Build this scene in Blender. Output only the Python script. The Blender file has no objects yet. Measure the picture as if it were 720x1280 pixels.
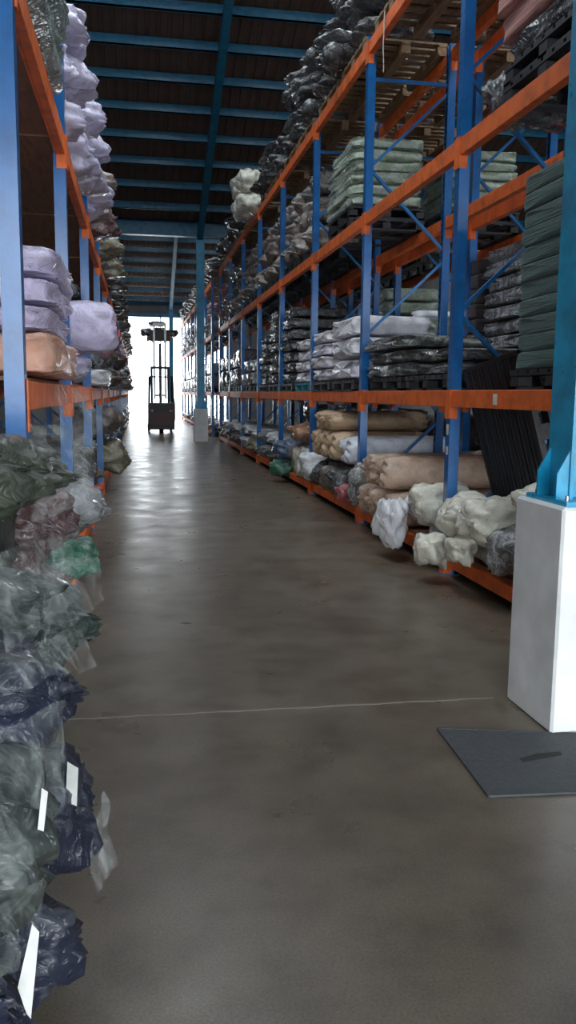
import bpy, bmesh, math, random
from mathutils import Vector, Matrix, Euler, noise
random.seed(11)
S = bpy.context.scene
C = S.collection
PI = math.pi

# ------------------------------------------------------------------ tagging
def tag(o, label=None, cat=None, group=None, kind=None):
    if label: o['label'] = label
    if cat: o['category'] = cat
    if group: o['group'] = group
    if kind: o['kind'] = kind
    return o
def empty(name, loc=(0, 0, 0), rot=(0, 0, 0)):
    o = bpy.data.objects.new(name, None); C.objects.link(o)
    o.location = loc; o.rotation_euler = rot; o.empty_display_size = .1
    return o
def link(name, me, m, parent=None, loc=(0, 0, 0), rot=(0, 0, 0), scale=(1, 1, 1)):
    o = bpy.data.objects.new(name, me); C.objects.link(o)
    if m is not None:
        if not me.materials: me.materials.append(m)
        o.material_slots[0].link = 'OBJECT'; o.material_slots[0].material = m
    o.location = loc; o.rotation_euler = rot; o.scale = scale
    if parent is not None: o.parent = parent
    return o
def copy_tree(o, parent=None):
    c = o.copy(); C.objects.link(c)
    c.parent = parent
    for ch in list(o.children): copy_tree(ch, c)
    return c

# ------------------------------------------------------------------ mesh builder
class MB:
    def __init__(s): s.v = []; s.f = []
    def box(s, x0, x1, y0, y1, z0, z1, M=None):
        p = [Vector((x, y, z)) for x in (x0, x1) for y in (y0, y1) for z in (z0, z1)]
        if M is not None: p = [M @ q for q in p]
        b = len(s.v); s.v += [tuple(q) for q in p]
        s.f += [tuple(b + i for i in q) for q in ((0,1,3,2),(4,6,7,5),(0,4,5,1),(2,3,7,6),(0,2,6,4),(1,5,7,3))]
        return s
    def bar(s, a, b, w, h, up=(0, 0, 1)):
        a = Vector(a); b = Vector(b); d = b - a; L = d.length; z = d.normalized()
        x = z.cross(Vector(up))
        if x.length < 1e-4: x = Vector((1, 0, 0))
        x.normalize(); y = z.cross(x)
        M = Matrix.Translation(a) @ Matrix((x, y, z)).transposed().to_4x4()
        return s.box(-w/2, w/2, -h/2, h/2, 0, L, M)
    def prism(s, poly, z0, z1, axis='z', M=None):
        n = len(poly); b = len(s.v)
        for z in (z0, z1):
            for (u, w) in poly:
                p = {'z': (u, w, z), 'x': (z, u, w), 'y': (u, z, w)}[axis]
                if M is not None: p = tuple(M @ Vector(p))
                s.v.append(p)
        s.f.append(tuple(b + i for i in range(n))[::-1]); s.f.append(tuple(b + n + i for i in range(n)))
        for i in range(n):
            j = (i + 1) % n; s.f.append((b + i, b + j, b + n + j, b + n + i))
        return s
    def tube(s, a, b, r, n=14, r2=None):
        a = Vector(a); b = Vector(b); z = (b - a).normalized()
        x = z.cross(Vector((0, 0, 1)))
        if x.length < 1e-4: x = Vector((1, 0, 0))
        x.normalize(); y = z.cross(x); r2 = r if r2 is None else r2
        k = len(s.v)
        for (p, q) in ((a, r), (b, r2)):
            for i in range(n):
                t = 2*PI*i/n; s.v.append(tuple(p + x*math.cos(t)*q + y*math.sin(t)*q))
        s.f.append(tuple(k + i for i in range(n))); s.f.append(tuple(k + n + i for i in range(n))[::-1])
        for i in range(n):
            j = (i + 1) % n; s.f.append((k + j, k + i, k + n + i, k + n + j))
        return s
    def mesh(s, name, bevel=0, smooth=False):
        me = bpy.data.meshes.new(name); me.from_pydata(s.v, [], s.f); 
        bm = bmesh.new(); bm.from_mesh(me)
        bmesh.ops.recalc_face_normals(bm, faces=bm.faces[:])
        if bevel: bmesh.ops.bevel(bm, geom=bm.edges[:], offset=bevel, segments=1, affect='EDGES')
        bm.to_mesh(me); bm.free()
        if smooth:
            for p in me.polygons: p.use_smooth = True
        me.update(); return me
    def obj(s, name, m, parent=None, bevel=0, smooth=False):
        return link(name, s.mesh(name, bevel, smooth), m, parent)

# ------------------------------------------------------------------ materials
def newmat(name):
    m = bpy.data.materials.new(name); m.use_nodes = True
    nt = m.node_tree; b = nt.nodes['Principled BSDF']
    return m, nt, b
def N(nt, t, **k):
    n = nt.nodes.new(t)
    for a, v in k.items(): setattr(n, a, v)
    return n
def pos(nt):
    return N(nt, 'ShaderNodeNewGeometry').outputs['Position']
def mapping(nt, src, scale):
    mp = N(nt, 'ShaderNodeMapping'); mp.inputs['Scale'].default_value = scale
    nt.links.new(src, mp.inputs['Vector']); return mp.outputs['Vector']
def noise_n(nt, vec, scale, detail=4, rough=.55, dist=0):
    n = N(nt, 'ShaderNodeTexNoise'); n.inputs['Scale'].default_value = scale
    n.inputs['Detail'].default_value = detail; n.inputs['Roughness'].default_value = rough
    n.inputs['Distortion'].default_value = dist
    nt.links.new(vec, n.inputs['Vector']); return n.outputs['Fac']
def ramp(nt, fac, stops):
    r = N(nt, 'ShaderNodeValToRGB'); e = r.color_ramp.elements
    while len(e) < len(stops): e.new(.5)
    for i, (p, c) in enumerate(stops):
        e[i].position = p; e[i].color = (c[0], c[1], c[2], 1) if not isinstance(c, (int, float)) else (c, c, c, 1)
    nt.links.new(fac, r.inputs['Fac']); return r.outputs['Color']
def bump(nt, h, b, strength=.5, dist=.02, sock='Normal', prev=None):
    n = N(nt, 'ShaderNodeBump'); n.inputs['Strength'].default_value = strength
    n.inputs['Distance'].default_value = dist
    nt.links.new(h, n.inputs['Height'])
    if prev is not None: nt.links.new(prev, n.inputs['Normal'])
    if b is not None: nt.links.new(n.outputs['Normal'], b.inputs[sock])
    return n.outputs['Normal']
def col4(c): return (c[0], c[1], c[2], 1)

def paint(name, c, rough=.35, wear=.5, spec=.5, coat=.3):
    m, nt, b = newmat(name); p = pos(nt)
    f = noise_n(nt, p, 6, 6, .6)
    d = [x*.6 for x in c]
    nt.links.new(ramp(nt, f, [(.3, d), (.55, c), (1, [min(1, x*1.25+.01) for x in c])]), b.inputs['Base Color'])
    nt.links.new(ramp(nt, noise_n(nt, p, 14, 5), [(.3, rough-.08), (.8, rough+.2)]), b.inputs['Roughness'])
    b.inputs['Coat Weight'].default_value = coat; b.inputs['Coat Roughness'].default_value = .2
    bump(nt, noise_n(nt, p, 40, 3), b, .08, .01)
    return m
def post_paint(name, c):
    # racking upright paint with two rows of punched slots up the face
    m, nt, b = newmat(name); tc = N(nt, 'ShaderNodeTexCoord').outputs['Object']
    sep = N(nt, 'ShaderNodeSeparateXYZ'); nt.links.new(tc, sep.inputs[0])
    def mth(op, a, bb=None):
        n = N(nt, 'ShaderNodeMath', operation=op)
        for i, q in enumerate((a, bb)):
            if q is None: continue
            if isinstance(q, (int, float)): n.inputs[i].default_value = q
            else: nt.links.new(q, n.inputs[i])
        return n.outputs[0]
    fz = mth('FRACT', mth('DIVIDE', sep.outputs['Z'], .075))
    hz = mth('LESS_THAN', mth('ABSOLUTE', mth('SUBTRACT', fz, .5)), .2)
    hy = mth('LESS_THAN', mth('ABSOLUTE', mth('SUBTRACT', mth('ABSOLUTE', sep.outputs['Y']), .027)), .0055)
    hole = mth('MULTIPLY', hz, hy)
    f = noise_n(nt, pos(nt), 5, 6, .6)
    base = ramp(nt, f, [(.3, [x*.65 for x in c]), (.55, c), (1, [min(1, x*1.2+.01) for x in c])])
    mx = N(nt, 'ShaderNodeMix', data_type='RGBA'); nt.links.new(hole, mx.inputs[0])
    nt.links.new(base, mx.inputs[6]); mx.inputs[7].default_value = (.012, .014, .02, 1)
    nt.links.new(mx.outputs[2], b.inputs['Base Color'])
    b.inputs['Roughness'].default_value = .33; b.inputs['Coat Weight'].default_value = .5
    b.inputs['Coat Roughness'].default_value = .18
    bump(nt, noise_n(nt, pos(nt), 30, 3), b, .1, .01)
    return m
_wr = {}
def wrapped(c, gloss=1.0, film=.12, fabric=False):
    """bundle of cloth seen through its creased polythene bag"""
    key = (tuple(round(x, 4) for x in c), gloss, film, fabric)
    if key in _wr: return _wr[key]
    m, nt, b = newmat('wrapped_cloth'); p = pos(nt)
    big = noise_n(nt, p, 5, 4, .55, .4)
    crease = noise_n(nt, mapping(nt, p, (1, 1.4, .8)), 6.5, 3, .5, 1.6)
    fine = noise_n(nt, p, 22, 3, .5, 1.0)
    base = ramp(nt, big, [(.3, [x*.62 for x in c]), (.55, c), (.8, [min(.9, x*1.25+.004) for x in c])])
    if film > 0:
        mx = N(nt, 'ShaderNodeMix', data_type='RGBA')
        nt.links.new(ramp(nt, crease, [(.47, film*.25), (.52, film*1.8), (.57, film*.4), (.66, film*2.2)]), mx.inputs[0])  # pale crease lines: film tone plus plastic highlights put into the colour
        nt.links.new(base, mx.inputs[6]); mx.inputs[7].default_value = (.62, .66, .68, 1)
        base = mx.outputs[2]
    nt.links.new(base, b.inputs['Base Color'])
    b.inputs['Roughness'].default_value = .75 if fabric else .55
    b.inputs['Specular IOR Level'].default_value = .3
    b.inputs['Coat Weight'].default_value = gloss
    b.inputs['Coat Roughness'].default_value = .07
    b.inputs['Coat IOR'].default_value = 1.55
    n1 = bump(nt, crease, None, .9, .07)
    n2 = bump(nt, fine, None, .8, .018, prev=n1)
    nt.links.new(n2, b.inputs['Coat Normal'])
    n3 = bump(nt, crease, None, .45, .03)
    nt.links.new(n3, b.inputs['Normal'])
    _wr[key] = m
    return m
def cloth(name, c, stripes=90):
    m, nt, b = newmat(name); p = pos(nt)
    st = noise_n(nt, mapping(nt, p, (1.2, 1.2, stripes/3)), 2.0, 4, .6, .6)
    nt.links.new(ramp(nt, st, [(.3, [x*.45 for x in c]), (.55, c), (.8, [min(.9, x*1.35) for x in c])]), b.inputs['Base Color'])
    b.inputs['Roughness'].default_value = .85; b.inputs['Sheen Weight'].default_value = .2
    bump(nt, st, b, .7, .02)
    return m
def wood(name, c):
    m, nt, b = newmat(name); p = pos(nt)
    f = noise_n(nt, mapping(nt, p, (12, 1.5, 12)), 2, 5, .6, .5)
    nt.links.new(ramp(nt, f, [(.3, [x*.55 for x in c]), (.6, c), (.85, [min(1, x*1.3) for x in c])]), b.inputs['Base Color'])
    b.inputs['Roughness'].default_value = .7
    bump(nt, f, b, .3, .01); return m
def plain(name, c, rough=.5, metal=0, spec=.5, nz=20, bs=.1):
    m, nt, b = newmat(name); p = pos(nt)
    f = noise_n(nt, p, nz, 4)
    nt.links.new(ramp(nt, f, [(.3, [x*.75 for x in c]), (.7, c)]), b.inputs['Base Color'])
    b.inputs['Roughness'].default_value = rough; b.inputs['Metallic'].default_value = metal
    bump(nt, f, b, bs, .01); return m
def film_mat(name, tint=(.85, .9, .9), lo=.03, hi=.30):
    m = bpy.data.materials.new(name); m.use_nodes = True; nt = m.node_tree
    nt.nodes.remove(nt.nodes['Principled BSDF']); out = nt.nodes['Material Output']; p = pos(nt)
    cr = noise_n(nt, p, 10, 3, .5, 1.5)
    g = N(nt, 'ShaderNodeBsdfPrincipled'); g.inputs['Base Color'].default_value = col4(tint)
    g.inputs['Roughness'].default_value = .16; g.inputs['Specular IOR Level'].default_value = .9
    nt.links.new(bump(nt, cr, None, .9, .03), g.inputs['Normal'])
    t = N(nt, 'ShaderNodeBsdfTransparent'); mx = N(nt, 'ShaderNodeMixShader')
    nt.links.new(ramp(nt, cr, [(.40, lo), (.55, lo+.10), (.70, hi)]), mx.inputs[0])
    nt.links.new(t.outputs[0], mx.inputs[1]); nt.links.new(g.outputs[0], mx.inputs[2])
    nt.links.new(mx.outputs[0], out.inputs['Surface']); return m
def floor_mat():
    m, nt, b = newmat('polished_concrete'); p = pos(nt)
    a = noise_n(nt, p, .7, 6, .62, .4); d = noise_n(nt, p, 4, 5, .55, 0); g = noise_n(nt, p, 120, 3, .6)
    c1 = ramp(nt, a, [(.3, (.108, .084, .060)), (.5, (.150, .123, .092)), (.72, (.188, .162, .127))])
    c2 = ramp(nt, d, [(.25, (.66, .64, .61)), (.5, (.98, .98, .98)), (.75, (1.2, 1.2, 1.2))])
    c3 = ramp(nt, g, [(.3, (.72, .72, .72)), (.7, (1.2, 1.2, 1.2))])
    def mul(x, y):
        q = N(nt, 'ShaderNodeMix', data_type='RGBA', blend_type='MULTIPLY'); q.inputs[0].default_value = 1
        nt.links.new(x, q.inputs[6]); nt.links.new(y, q.inputs[7]); return q.outputs[2]
    nt.links.new(mul(mul(c1, c2), c3), b.inputs['Base Color'])
    nt.links.new(ramp(nt, noise_n(nt, p, 2.2, 6, .6), [(.3, .25), (.7, .42)]), b.inputs['Roughness'])
    bump(nt, d, b, .03, .01)
    return m

BLUE = (.002, .125, .40); ORANGE = (.80, .15, .02)
M = dict(
    post=post_paint('rack_blue_paint', BLUE),
    blue=paint('rack_brace_blue', (.004, .15, .43)),
    orange=paint('rack_orange_paint', ORANGE, .55, coat=.05),
    column=paint('column_cyan_paint', (.001, .34, .60), .35),
    purlin=paint('purlin_blue_paint', (.003, .15, .28), .5),
    white=plain('white_plaster', (.95, .965, .96), .6, nz=3, bs=.05),
    floor=floor_mat(),
    ply=wood('deck_plywood', (.27, .13, .07)),
    wood=wood('pallet_wood', (.27, .17, .09)),
    black=plain('black_plastic', (.022, .023, .027), .42, bs=.15),
    teal=plain('teal_plastic', (.01, .30, .36), .5),
    roof=plain('roof_sheet', (.13, .085, .07), .7, nz=2),
    wall=plain('wall_plaster', (.22, .22, .22), .8, nz=2),
    ground=plain('yard_concrete', (.55, .55, .53), .9, nz=1),
    mat=plain('mat_rubber', (.075, .082, .09), .8, nz=60, bs=.4),
    steel=plain('galvanised_steel', (.45, .46, .47), .35, 1),
    dark=plain('dark_machine_paint', (.02, .018, .018), .4),
    red=plain('machine_red', (.10, .012, .01), .4),
    lamp=plain('lamp_red_lens', (.5, .02, .01), .25),
    label=plain('label_paper', (.75, .75, .72), .6, bs=.02),
    rubber=plain('tyre_rubber', (.02, .02, .02), .8),
    cord=plain('cord', (.5, .48, .42), .8),
    film=film_mat('clear_polythene'),
    filmgreen=film_mat('clear_polythene_greenish', (.72, .8, .76), .04, .24),
)
# ------------------------------------------------------------------ unit soft bodies (each spans -1..1 on all axes)
def normalise(vs):
    for k in range(3):
        lo = min(v[k] for v in vs); hi = max(v[k] for v in vs)
        for v in vs: v[k] = (v[k]-lo)/(hi-lo)*2-1
def sgnpow(x, e): return math.copysign(abs(x)**e, x)
def soft(name, seed, nu=34, nv=22, e1=.6, e2=.6, lump=.14, crease=.06, fold=0, neck=0, flat=.0, ridged=0):
    off = Vector((seed*7.3, seed*3.1, seed*1.7)); vs = []
    for j in range(1, nv):
        ph = -PI/2 + PI*j/nv                      # latitude runs along X
        for i in range(nu):
            th = 2*PI*i/nu
            x = sgnpow(math.sin(ph), e1); r = sgnpow(math.cos(ph), e1)
            y = r*sgnpow(math.cos(th), e2); z = r*sgnpow(math.sin(th), e2)
            d = Vector((x, y, z))
            n = noise.noise(d*1.3+off)*lump*1.6 + noise.noise(d*3.1+off*2)*lump*.6
            cr = (1-abs(noise.noise(d*4.2+off*3))*2)*crease + noise.noise(d*9+off)*crease*.5
            if ridged: cr += math.sin(th*11+noise.noise(d*2+off)*6)*ridged*max(0, abs(x)-.35)
            if fold: cr += fold*math.cos(z*PI*3+noise.noise(d*1.5+off)*1.2)
            k = 1+n+cr
            if neck and abs(x) > .72: k *= 1-neck*(abs(x)-.72)/.28
            v = Vector((x*(1+n*.6+cr*.6), y*k, z*k))
            vs.append(v)
    normalise(vs)
    p0 = Vector((0, 0, 0)); p1 = Vector((0, 0, 0))
    for i in range(nu): p0 += vs[i]/nu; p1 += vs[-nu+i]/nu
    fs = []
    R = nv-1
    for j in range(R-1):
        for i in range(nu):
            a = j*nu+i; b = j*nu+(i+1) % nu; fs.append((a, b, b+nu, a+nu))
    vs.append(p0); vs.append(p1); c0, c1 = len(vs)-2, len(vs)-1
    for i in range(nu):
        fs.append((c0, (i+1) % nu, i)); fs.append((c1, (R-1)*nu+i, (R-1)*nu+(i+1) % nu))
    me = bpy.data.meshes.new(name); me.from_pydata([tuple(v) for v in vs], [], fs)
    for p in me.polygons: p.use_smooth = True
    me.update(); return me
BAG = [soft('bag', s, 40, 26, .62, .66, .22, .07, neck=.35, ridged=.10) for s in range(1, 9)]
LUMP = [soft('lump', s, 36, 24, .75, .75, .34, .10, ridged=.07) for s in range(11, 17)]
ROLL = [soft('roll', s, 32, 30, .28, .95, .07, .035, ridged=.07) for s in range(21, 26)]
SLAB = [soft('slab', s, 64, 28, .12, .14, .025, .010, fold=.012) for s in range(31, 37)]
CRISP = [soft('crisp', s, 48, 26, .26, .3, .08, .05, fold=.02, ridged=.04) for s in range(41, 46)]
KIND = dict(bag=BAG, lump=LUMP, roll=ROLL, slab=SLAB, crisp=CRISP)
MERGE = None
def put(kind, name, label, cat, group, m, x0, x1, y0, y1, z0, z1, rot=(0, 0, 0), i=None):
    """one soft thing filling the given box of the store"""
    L = KIND[kind]; me = L[(i if i is not None else random.randrange(99)) % len(L)]
    if MERGE is not None:
        MERGE.append((me, m, Vector(((x0+x1)/2, (y0+y1)/2, (z0+z1)/2)), Vector(((x1-x0)/2, (y1-y0)/2, (z1-z0)/2)))); return None
    o = link(name, me, m, None, ((x0+x1)/2, (y0+y1)/2, (z0+z1)/2), rot, ((x1-x0)/2, (y1-y0)/2, (z1-z0)/2))
    return tag(o, label, cat, group)
def sheet(name, m, parent, pts, nu=14, nv=14, amp=.03, seed=0):
    """crumpled thin plastic skirt spanned by four corner points (world space)"""
    a, b, c, d = [Vector(p) for p in pts]; vs = []; fs = []
    nr = (b-a).cross(d-a).normalized()
    for j in range(nv+1):
        for i in range(nu+1):
            u = i/nu; v = j/nv
            p = a.lerp(b, u).lerp(d.lerp(c, u), v)
            q = p*9+Vector((seed, seed*2, 0))
            p = p + nr*amp*(noise.noise(q)*1.6+math.sin(u*17+noise.noise(q*.5)*5)*.35) + Vector((0, 0, 1))*amp*.5*noise.noise(q*1.7)
            vs.append(tuple(p))
    for j in range(nv):
        for i in range(nu):
            k = j*(nu+1)+i; fs.append((k, k+1, k+nu+2, k+nu+1))
    me = bpy.data.meshes.new(name); me.from_pydata(vs, [], fs)
    for p in me.polygons: p.use_smooth = True
    o = link(name, me, m, None)
    if parent is not None:
        o.parent = parent; o.matrix_parent_inverse = parent.matrix_basis.inverted()
    return o
def keep(o, parent):
    o.parent = parent; bpy.context.view_layer.update()
    o.matrix_parent_inverse = parent.matrix_world.inverted(); return o

ORD = ['first', 'second', 'third', 'fourth', 'fifth', 'sixth', 'seventh', 'eighth', 'ninth', 'tenth', 'eleventh', 'twelfth', 'thirteenth', 'fourteenth', 'fifteenth', 'sixteenth']

# ------------------------------------------------------------------ setting
P = [3.953+2.9523*k for k in range(-1, 17)]      # P[0] is the bay line before the white pillar
def py(b): return 3.953+2.9523*b                 # upright number b
VAL = [3.7, 27.4, 51.1]                          # valleys of the saw of gables
EAVE = 6.75; SL = .38
def roof_z(y):
    y = (y-3.7) % 23.7
    return EAVE + SL*(y if y < 11.85 else 23.7-y)
XL, XR = -4.2, 15.0; YB, YE = -7.0, 51.6
fl = MB().box(XL-.2, XR+.2, YB-.2, YE+.2, -.2, 0).obj('floor', M['floor']); tag(fl, 'brown grey polished concrete floor of the aisle', kind='structure')
gr = MB().box(-60, 60, YE+.2, YE+60, -.25, -.06).box(-60, 60, YB-60, YB-.2, -.25, -.06).obj('ground', M['ground']); tag(gr, 'pale yard outside the open doors', kind='structure')
# floor joint
m_, nt_, b_ = newmat('joint_filler'); b_.inputs['Base Color'].default_value = (.20, .178, .148, 1); b_.inputs['Roughness'].default_value = .5
vs = []; n = 60; rnd = random.Random(4)
jm = MB()
for k in range(n):
    xa = -.45+2.25*k/n; xb = -.45+2.25*(k+1)/n; w = .006+.006*rnd.random(); yy = 3.96-.02*k/n+.004*math.sin(k*.7)
    jm.box(xa, xb, yy-w, yy+w, -.001, .0015)
tag(jm.obj('trim_1', m_), 'thin pale joint line across the floor', kind='structure')

# roof sheeting: corrugated, with unseen openings added to let more light in
ROOF_GAP_Y = [(4.6, 10.6), (13.2, 17.4), (30.5, 37.5)]     # y ranges with openings
ROOF_GAP_X = [(-3.2, -1.6), (.2, 1.6), (3.6, 5.0), (8, 9.6), (12, 13.4)]
rf = MB()
ys = sorted(set([YB, 3.7, 15.55, 27.4, 39.25, 51.1, YE] + [a for s in ROOF_GAP_Y for a in s]))
for ya, yb in zip(ys[:-1], ys[1:]):
    za, zb = roof_z(ya)+.12, roof_z(yb)+.12
    if abs(yb-3.7) < 1e-6: zb = EAVE+.12
    xs = [XL-.2]
    if any(s[0] <= ya and yb <= s[1] for s in ROOF_GAP_Y):
        for (a, b) in ROOF_GAP_X: xs += [a, b]
    xs.append(XR+.2)
    for i in range(0, len(xs), 2):
        xa, xb = xs[i], xs[i+1]
        k = max(1, int((xb-xa)/.25)); w = (xb-xa)/k
        for j in range(k):                      # trapezoid ribs
            for (u0, u1, h0, h1) in ((0, .55, 0, 0), (.55, .65, 0, .04), (.65, .9, .04, .04), (.9, 1, .04, 0)):
                b0 = len(rf.v); A = xa+w*(j+u0); B = xa+w*(j+u1)
                rf.v += [(A, ya, za+h0), (B, ya, za+h1), (B, yb, zb+h1), (A, yb, zb+h0), (A, ya, za+h0+.02), (B, ya, za+h1+.02), (B, yb, zb+h1+.02), (A, yb, zb+h0+.02)]
                rf.f += [tuple(b0+q for q in f) for f in ((0, 1, 2, 3), (4, 7, 6, 5), (0, 4, 5, 1), (3, 2, 6, 7), (0, 3, 7, 4), (1, 5, 6, 2))]
ceil = rf.obj('ceiling', M['roof']); tag(ceil, 'dark brown corrugated roof sheeting over the store', kind='structure')
for k in range(-24, 35):
    y = 27.4-k
    if y < YB+.3 or y > 51.4: continue
    z = roof_z(y)
    big = abs(y-27.4) < .01 or abs(y-3.7) < .5
    if min(abs(y-15.55), abs(y-39.25)) < .3: pass
    h = .40 if big else .2; t = .24 if big else .07
    m = MB().box(XL, XR, y-t/2, y+t/2, z-h+.05, z+.05)
    if not big: m.box(XL, XR, y-t/2, y+t/2+.05, z-h+.05, z-h+.065)
    o = m.obj('valley_beam' if big else 'roof_purlin', M['purlin'], ceil)
for xr in (-3.95, 2.0, 8.2, 14.4):
    for (a, b) in ((3.7, 15.55), (15.55, 27.4), (27.4, 39.25), (39.25, 51.1)):
        za, zb = roof_z(a+1e-4), roof_z(b-1e-4)
        MB().prism([(a, za-.42), (b, zb-.42), (b, zb-.16), (a, za-.16)], xr-.09, xr+.09, 'x').obj('roof_rafter', M['purlin'], ceil)
def wall(name, label, boxes):
    m = MB()
    for b in boxes: m.box(*b)
    tag(m.obj(name, M['wall']), label, kind='structure')
H = 12
wall('wall_left', 'grey side wall behind the left racking', [(XL-.2, XL, YB, YE, 0, H)])
wall('wall_right', 'grey side wall far beyond the right racking', [(XR, XR+.2, YB, YE, 0, H)])
DO = (-1.6, 5.4, 6.1)
wall('wall_back', 'end wall around the bright loading opening', [(XL-.2, DO[0], YE, YE+.2, 0, H), (DO[1], XR+.2, YE, YE+.2, 0, H), (DO[0], DO[1], YE, YE+.2, DO[2], H)])
DN = (-3.2, 9.5, 5.2)
wall('wall_front', 'wall behind the viewer with its loading opening', [(XL-.2, DN[0], YB-.2, YB, 0, H), (DN[1], XR+.2, YB-.2, YB, 0, H), (DN[0], DN[1], YB-.2, YB, DN[2], H)])
dm = MB()
for (x0, x1) in ((DO[0]-.08, DO[0]+.06), (DO[1]-.06, DO[1]+.08), (1.38, 1.46)): dm.box(x0, x1, YE-.06, YE+.26, 0, DO[2])
dm.box(DO[0]-.08, DO[1]+.08, YE-.06, YE+.26, DO[2]-.1, DO[2]+.12)
tag(dm.obj('door_1', M['purlin']), 'blue framed bright opening at the far end', kind='structure')

# ------------------------------------------------------------------ steel columns on white plinths
def steel_column(xa, ya, top, label):
    r = empty('steel_column', (xa+.22, ya+.24, 0)); tag(r, label, 'column', 'blue columns on white plinths')
    def ch(mb, nm, mt, bevel=0):
        return mb.obj(nm, mt, r, bevel)
    ch(MB().box(-.22, .22, -.24, .24, 0, 1.06), 'concrete_plinth', M['white'], .012)
    ch(MB().box(-.185, .185, -.2, .2, 1.06, 1.082), 'base_plate', M['column'])
    # I section: flanges face the aisle sides
    ch(MB().box(-.125, -.107, -.11, .11, 1.08, top).box(.107, .125, -.11, .11, 1.08, top).box(-.107, .107, -.007, .007, 1.08, top), 'column_shaft', M['column'])
    for s in (-1, 1):
        ch(MB().prism([(s*.125, 1.082), (s*.185, 1.082), (s*.185, 1.2), (s*.125, 1.31)], -.10, -.086, 'y').prism([(s*.125, 1.082), (s*.185, 1.082), (s*.185, 1.2), (s*.125, 1.31)], .086, .10, 'y'), 'gusset_plate', M['column'])
    for (x, y) in ((-.155, -.15), (.155, -.15), (-.155, .15), (.155, .15)):
        ch(MB().tube((x, y, 1.082), (x, y, 1.105), .009, 8), 'anchor_bolt', M['steel'])
    return r
steel_column(1.865, 3.44, EAVE-.3, 'bright blue steel column on large white plinth in right foreground')
steel_column(1.79, 27.2, EAVE-.3, 'slim far blue steel column on white plinth halfway down the aisle')
steel_column(1.79, 50.9, EAVE-.3, 'farthest blue column in front of the bright end opening')

# ------------------------------------------------------------------ floor mat
r = MB()
r.prism([(1.365, 3.575), (1.99, 3.42), (1.99, 2.86), (1.33, 2.905)], 0, .008)
mt = r.mesh('floor_mat'); mo = link('floor_mat', mt, M['mat'], None, (0, 0, 0)); tag(mo, 'dark grey square mat on the floor beside the white plinth', 'mat')
hs = MB().prism([(1.60, 3.17), (1.80, 3.21), (1.81, 3.245), (1.70, 3.24), (1.60, 3.205)], .008, .0092).obj('slot_mark', plain('mat_slot_mark', (.018, .018, .018), .8), mo)  # darker slot mark laid on the mat
hs['label'] = 'darker hand hold slot mark'
bd = MB()
for a, b in (((1.365, 3.575), (1.99, 3.42)), ((1.365, 3.575), (1.33, 2.905)), ((1.33, 2.905), (1.99, 2.86)), ((1.99, 3.42), (1.99, 2.86))):
    bd.bar((a[0], a[1], .006), (b[0], b[1], .006), .008, .0088)
bd.obj('mat_border', M['mat'], mo)

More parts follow.
